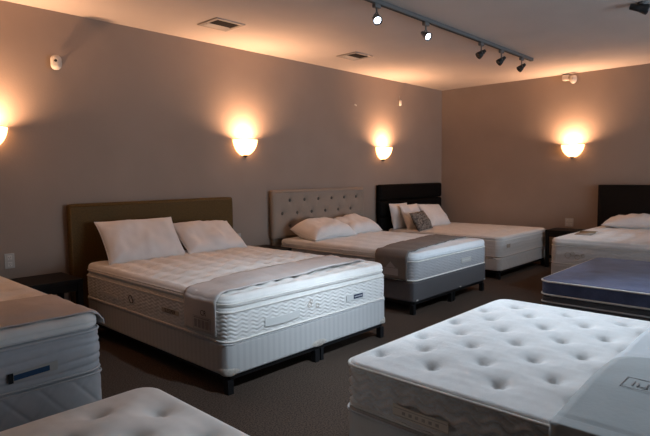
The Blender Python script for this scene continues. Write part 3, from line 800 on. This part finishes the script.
t = thing('wall_mount_sensor', 'white swivel motion sensor high on the far wall at left', 'motion sensor', (1.84, WY, 2.365))
lathe('bracket', [(.001, -.06), (.012, -.06), (.012, -.012), (.03, -.008), (.03, 0)], M['plastic'], t, 14, Matrix.Translation((.035, 0, .0)) @ Matrix.Rotation(-PI / 2, 4, 'X'))
hs = Slab(.085, .125, 0, .055, R=.038, e=.03, eb=.012, step=.01, crown=.004); o = hs.build('housing', M['plastic'], t)
o.rotation_euler = (math.radians(82), 0, math.radians(-32)); o.location = (.005, -.045, -.062)
o2 = lathe('eye', [(.001, .006), (.008, .005), (.012, 0)], M['slot'], t, 14); o2.rotation_euler = (math.radians(90), 0, math.radians(-32)); o2.location = (-.020, -.098, .010)

t = thing('security_camera', 'white two part security camera at the top of right wall', 'security camera', (WX, 2.79, 2.735), -PI / 2)
box('mount', (-.045, -.045, .020), (.10, .09, .085), M['plastic'], t, .02)
lathe('dome', [(.001, -.075), (.022, -.068), (.042, -.045), (.050, -.01), (.045, .03), (.03, .045), (.001, .05)], M['plastic'], t, 20, Matrix.Translation((.065, -.075, -.005)))
lathe('lens', [(.001, .010), (.010, .008), (.016, 0)], M['ventm'], t, 14, Matrix.Translation((.065, -.122, -.012)) @ Matrix.Rotation(PI / 2, 4, 'X'))
t = thing('wall_hook', 'small white pull knob hanging on far wall under the ceiling', 'wall hook', (6.99, WY, 2.50))
lathe('knob', [(.001, -.06), (.016, -.055), (.024, -.035), (.022, .02), (.012, .035), (.001, .04)], M['plastic'], t, 16, Matrix.Translation((0, -.026, 0)))
tube('cord', [(0, -.012, .03), (0, -.010, .07), (0, -.004, .10)], .004, M['ventm'], t, closed=False)
o = box('wall_anchor', (0, 0, 0), (.05, .014, .02), M['plastic'], None, .005, Matrix.Rotation(.3, 3, 'Y')); o.location = (5.915, WY - .007, 2.365)
tag(o, 'tiny pale bracket on bare far wall above tufted headboard', 'bracket')

# ------------------------------------------------------------------ ceiling vents
def vent(x, y, sx, sy, label):
    t = thing('ceiling_vent', label, 'ceiling vent', (x, y, HC), 0, 'square ceiling vents')
    bm = bmesh.new(); f = .035
    for s_ in (-1, 1):
        add_box(bm, (s_ * (sx / 2 - f / 2), 0, -.006), (f, sy, .012), .002); add_box(bm, (0, s_ * (sy / 2 - f / 2), -.006), (sx - 2 * f, f, .012), .002)
    from_bm('frame', bm, M['ventm'], t)
    box('opening', (0, 0, -.003), (sx - 2 * f, sy - 2 * f, .004), M['ventd'], t, 0)
    for k in (3, 4):
        u = -sy / 2 + f + (sy - 2 * f) * (k + .5) / 5
        box('louvre', (0, u, -.009), (sx - 2 * f, .026, .003), M['ventm'], t, 0, Matrix.Rotation(-.55, 3, 'X'))
    return t
vent(3.125, 4.25, .33, .31, 'square ceiling vent over the olive headboard bed')
vent(5.08, 4.235, .33, .31, 'square ceiling vent over the tufted headboard bed')

# ------------------------------------------------------------------ track lights
t = thing('light_track', 'long grey ceiling light track carrying five spotlights', 'light track', (0, 2.765, HC), 0)
box('rail', (4.84, 0, -.020), (3.88, .040, .036), M['track'], t, .004)
box('end_cap', (6.785, 0, -.020), (.02, .044, .040), M['track'], t, .003)
bm = bmesh.new()
for y in (-.008, .008): add_box(bm, (4.84, y, -.0385), (3.86, .005, .002))
from_bm('conductor_slot', bm, M['ventd'], t)
def spot(x, aim, lit, label, y=2.765, energy=0, cone=72, z0=HC - .040, grp='spotlights hanging from the ceiling track'):
    t = thing('track_spotlight', label, 'spotlight', (x, y, 0), 0, grp)
    box('adapter', (0, 0, z0 - .016), (.075, .034, .032), M['track'], t, .004)
    c = Vector((0, 0, z0 - .115)); d = (Vector(aim) - Vector((x, y, c.z))).normalized()
    bm = bmesh.new(); add_cyl(bm, (0, 0, z0 - .03), (0, 0, z0 - .062), .007)
    side = d.cross(Vector((0, 0, 1))).normalized()
    for s_ in (-1, 1):
        add_cyl(bm, Vector((0, 0, z0 - .060)) , c + side * s_ * .034, .0045, seg=8)
    from_bm('yoke', bm, M['track'], t)
    q = Matrix.Translation(c) @ d.to_track_quat('Z', 'Y').to_matrix().to_4x4()
    lathe('lamp_housing', [(.001, -.055), (.018, -.055), (.020, -.035), (.024, -.03), (.024, -.012), (.032, .0), (.038, .025), (.040, .045), (.034, .046), (.028, .038)], M['chrome'] if lit else M['lampblack'], t, 24, q)
    lathe('lens', [(.001, .042), (.014, .041), (.027, .037)], M['lens'] if lit else M['unlit'], t, 24, q)
    if lit:
        lt = bpy.data.lights.new('spot_beam', 'SPOT'); lt.energy = energy; lt.color = (.72, .86, 1.0); lt.spot_size = math.radians(cone); lt.spot_blend = 1.0; lt.shadow_soft_size = .04
        o = bpy.data.objects.new('spot_beam', lt); C.objects.link(o); o.parent = t; o.matrix_local = Matrix.Translation(c + d * .06) @ (-d).to_track_quat('Z', 'Y').to_matrix().to_4x4()
    return t
spot(3.60, (2.0, .75, .55), True, 'lit spotlight nearest the camera on the ceiling track', energy=215)
spot(4.345, (3.6, -.4, .5), True, 'lit spotlight second along the ceiling track with bright tilted lens', energy=225)
spot(5.44, (3.6, 4.4, .8), False, 'dark unlit spotlight third along the track, first of the dark three')
spot(5.93, (4.4, 4.3, .8), False, 'dark unlit spotlight in the middle of the dark three')
spot(6.49, (4.9, 4.3, .8), False, 'dark unlit spotlight at the far end of the ceiling track')
# unseen second row of spotlights, added to throw cool light on the bed feet
fill_track = thing('light_track', 'second grey ceiling light track, added out of view to light beds', 'light track', (0, .40, HC), 0)
box('rail', (3.9, 0, -.020), (4.4, .040, .036), M['track'], fill_track, .004)
for x, aim, e in ((2.25, (2.25, 2.66, .32), 180), (3.2, (3.2, 2.66, .32), 180), (4.75, (5.0, 2.85, .28), 165), (5.75, (7.0, 3.0, .30), 75)):
    spot(x, aim, True, 'lit spotlight on the added ceiling track, out of view', y=.40, energy=e, cone=44, grp='added spotlights on the unseen track')
# fixture at the upper right picture corner
t = thing('ceiling_spotlight', 'dark unlit spotlight on the ceiling at upper right picture edge', 'spotlight', (5.28, 1.20, HC))
lathe('canopy', [(.001, 0), (.045, 0), (.045, -.012), (.012, -.02), (.012, -.035)], M['track'], t, 20)
q = Matrix.Translation((0, 0, -.055)) @ Vector((.55, -.75, -.2)).to_track_quat('Z', 'Y').to_matrix().to_4x4()
lathe('lamp_housing', [(.001, -.11), (.024, -.105), (.03, -.03), (.042, .02), (.045, .035), (.040, .035), (.036, .02)], M['lampblack'], t, 24, q)
lathe('lens', [(.001, .022), (.036, .018)], M['plastic'], t, 24, q)

# ------------------------------------------------------------------ daylight through the shop window
lt = bpy.data.lights.new('window_daylight', 'AREA'); lt.shape = 'RECTANGLE'; lt.size = WX1 - WX0 - .2; lt.size_y = WZ1 - WZ0 - .15
lt.energy = 55; lt.color = (.66, .82, 1.0); lt.spread = math.radians(120)
o = bpy.data.objects.new('window_daylight', lt); C.objects.link(o); o.location = ((WX0 + WX1) / 2, YB - .02, (WZ0 + WZ1) / 2); o.rotation_euler = (PI / 2, 0, 0)
wd = bpy.data.worlds.new('sky'); S.world = wd; wd.use_nodes = True
bg = wd.node_tree.nodes['Background']; bg.inputs[0].default_value = (.55, .72, 1, 1); bg.inputs[1].default_value = .4
# glass pane
m = bpy.data.materials.new('window_glass'); m.use_nodes = True; nt = m.node_tree; nt.nodes.clear()
ou = nt.nodes.new('ShaderNodeOutputMaterial'); tr = nt.nodes.new('ShaderNodeBsdfTransparent'); gl = nt.nodes.new('ShaderNodeBsdfGlossy'); gl.inputs['Roughness'].default_value = .02
mxn = nt.nodes.new('ShaderNodeMixShader'); mxn.inputs[0].default_value = .06; nt.links.new(tr.outputs[0], mxn.inputs[1]); nt.links.new(gl.outputs[0], mxn.inputs[2]); nt.links.new(mxn.outputs[0], ou.inputs[0])
box('pane', ((WX0 + WX1) / 2, yb - .02, (WZ0 + WZ1) / 2), (WX1 - WX0 - .1, .006, WZ1 - WZ0 - .1), m, win, 0)

# ------------------------------------------------------------------ camera
F, YAW, PITCH, ROLL, CH = 532.23, .7532, -.0804, -.0112, 1.3742
f = Vector((math.cos(PITCH) * math.cos(YAW), math.cos(PITCH) * math.sin(YAW), math.sin(PITCH)))
rr = f.cross(Vector((0, 0, 1))).normalized(); uu = rr.cross(f)
c_, s_ = math.cos(ROLL), math.sin(ROLL)
rt = c_ * rr + s_ * uu; up = -s_ * rr + c_ * uu
cam = bpy.data.cameras.new('camera'); cam.sensor_fit = 'HORIZONTAL'; cam.sensor_width = 36; cam.lens = F / 650 * 36; cam.clip_start = .05
co = bpy.data.objects.new('camera', cam); C.objects.link(co)
co.matrix_world = Matrix(((rt.x, up.x, -f.x, 0), (rt.y, up.y, -f.y, 0), (rt.z, up.z, -f.z, CH), (0, 0, 0, 1)))
S.camera = co
S.view_settings.view_transform = 'Standard'; S.view_settings.look = 'None'; S.view_settings.gamma = 1; S.view_settings.use_curve_mapping = False
S.view_settings.exposure = .38
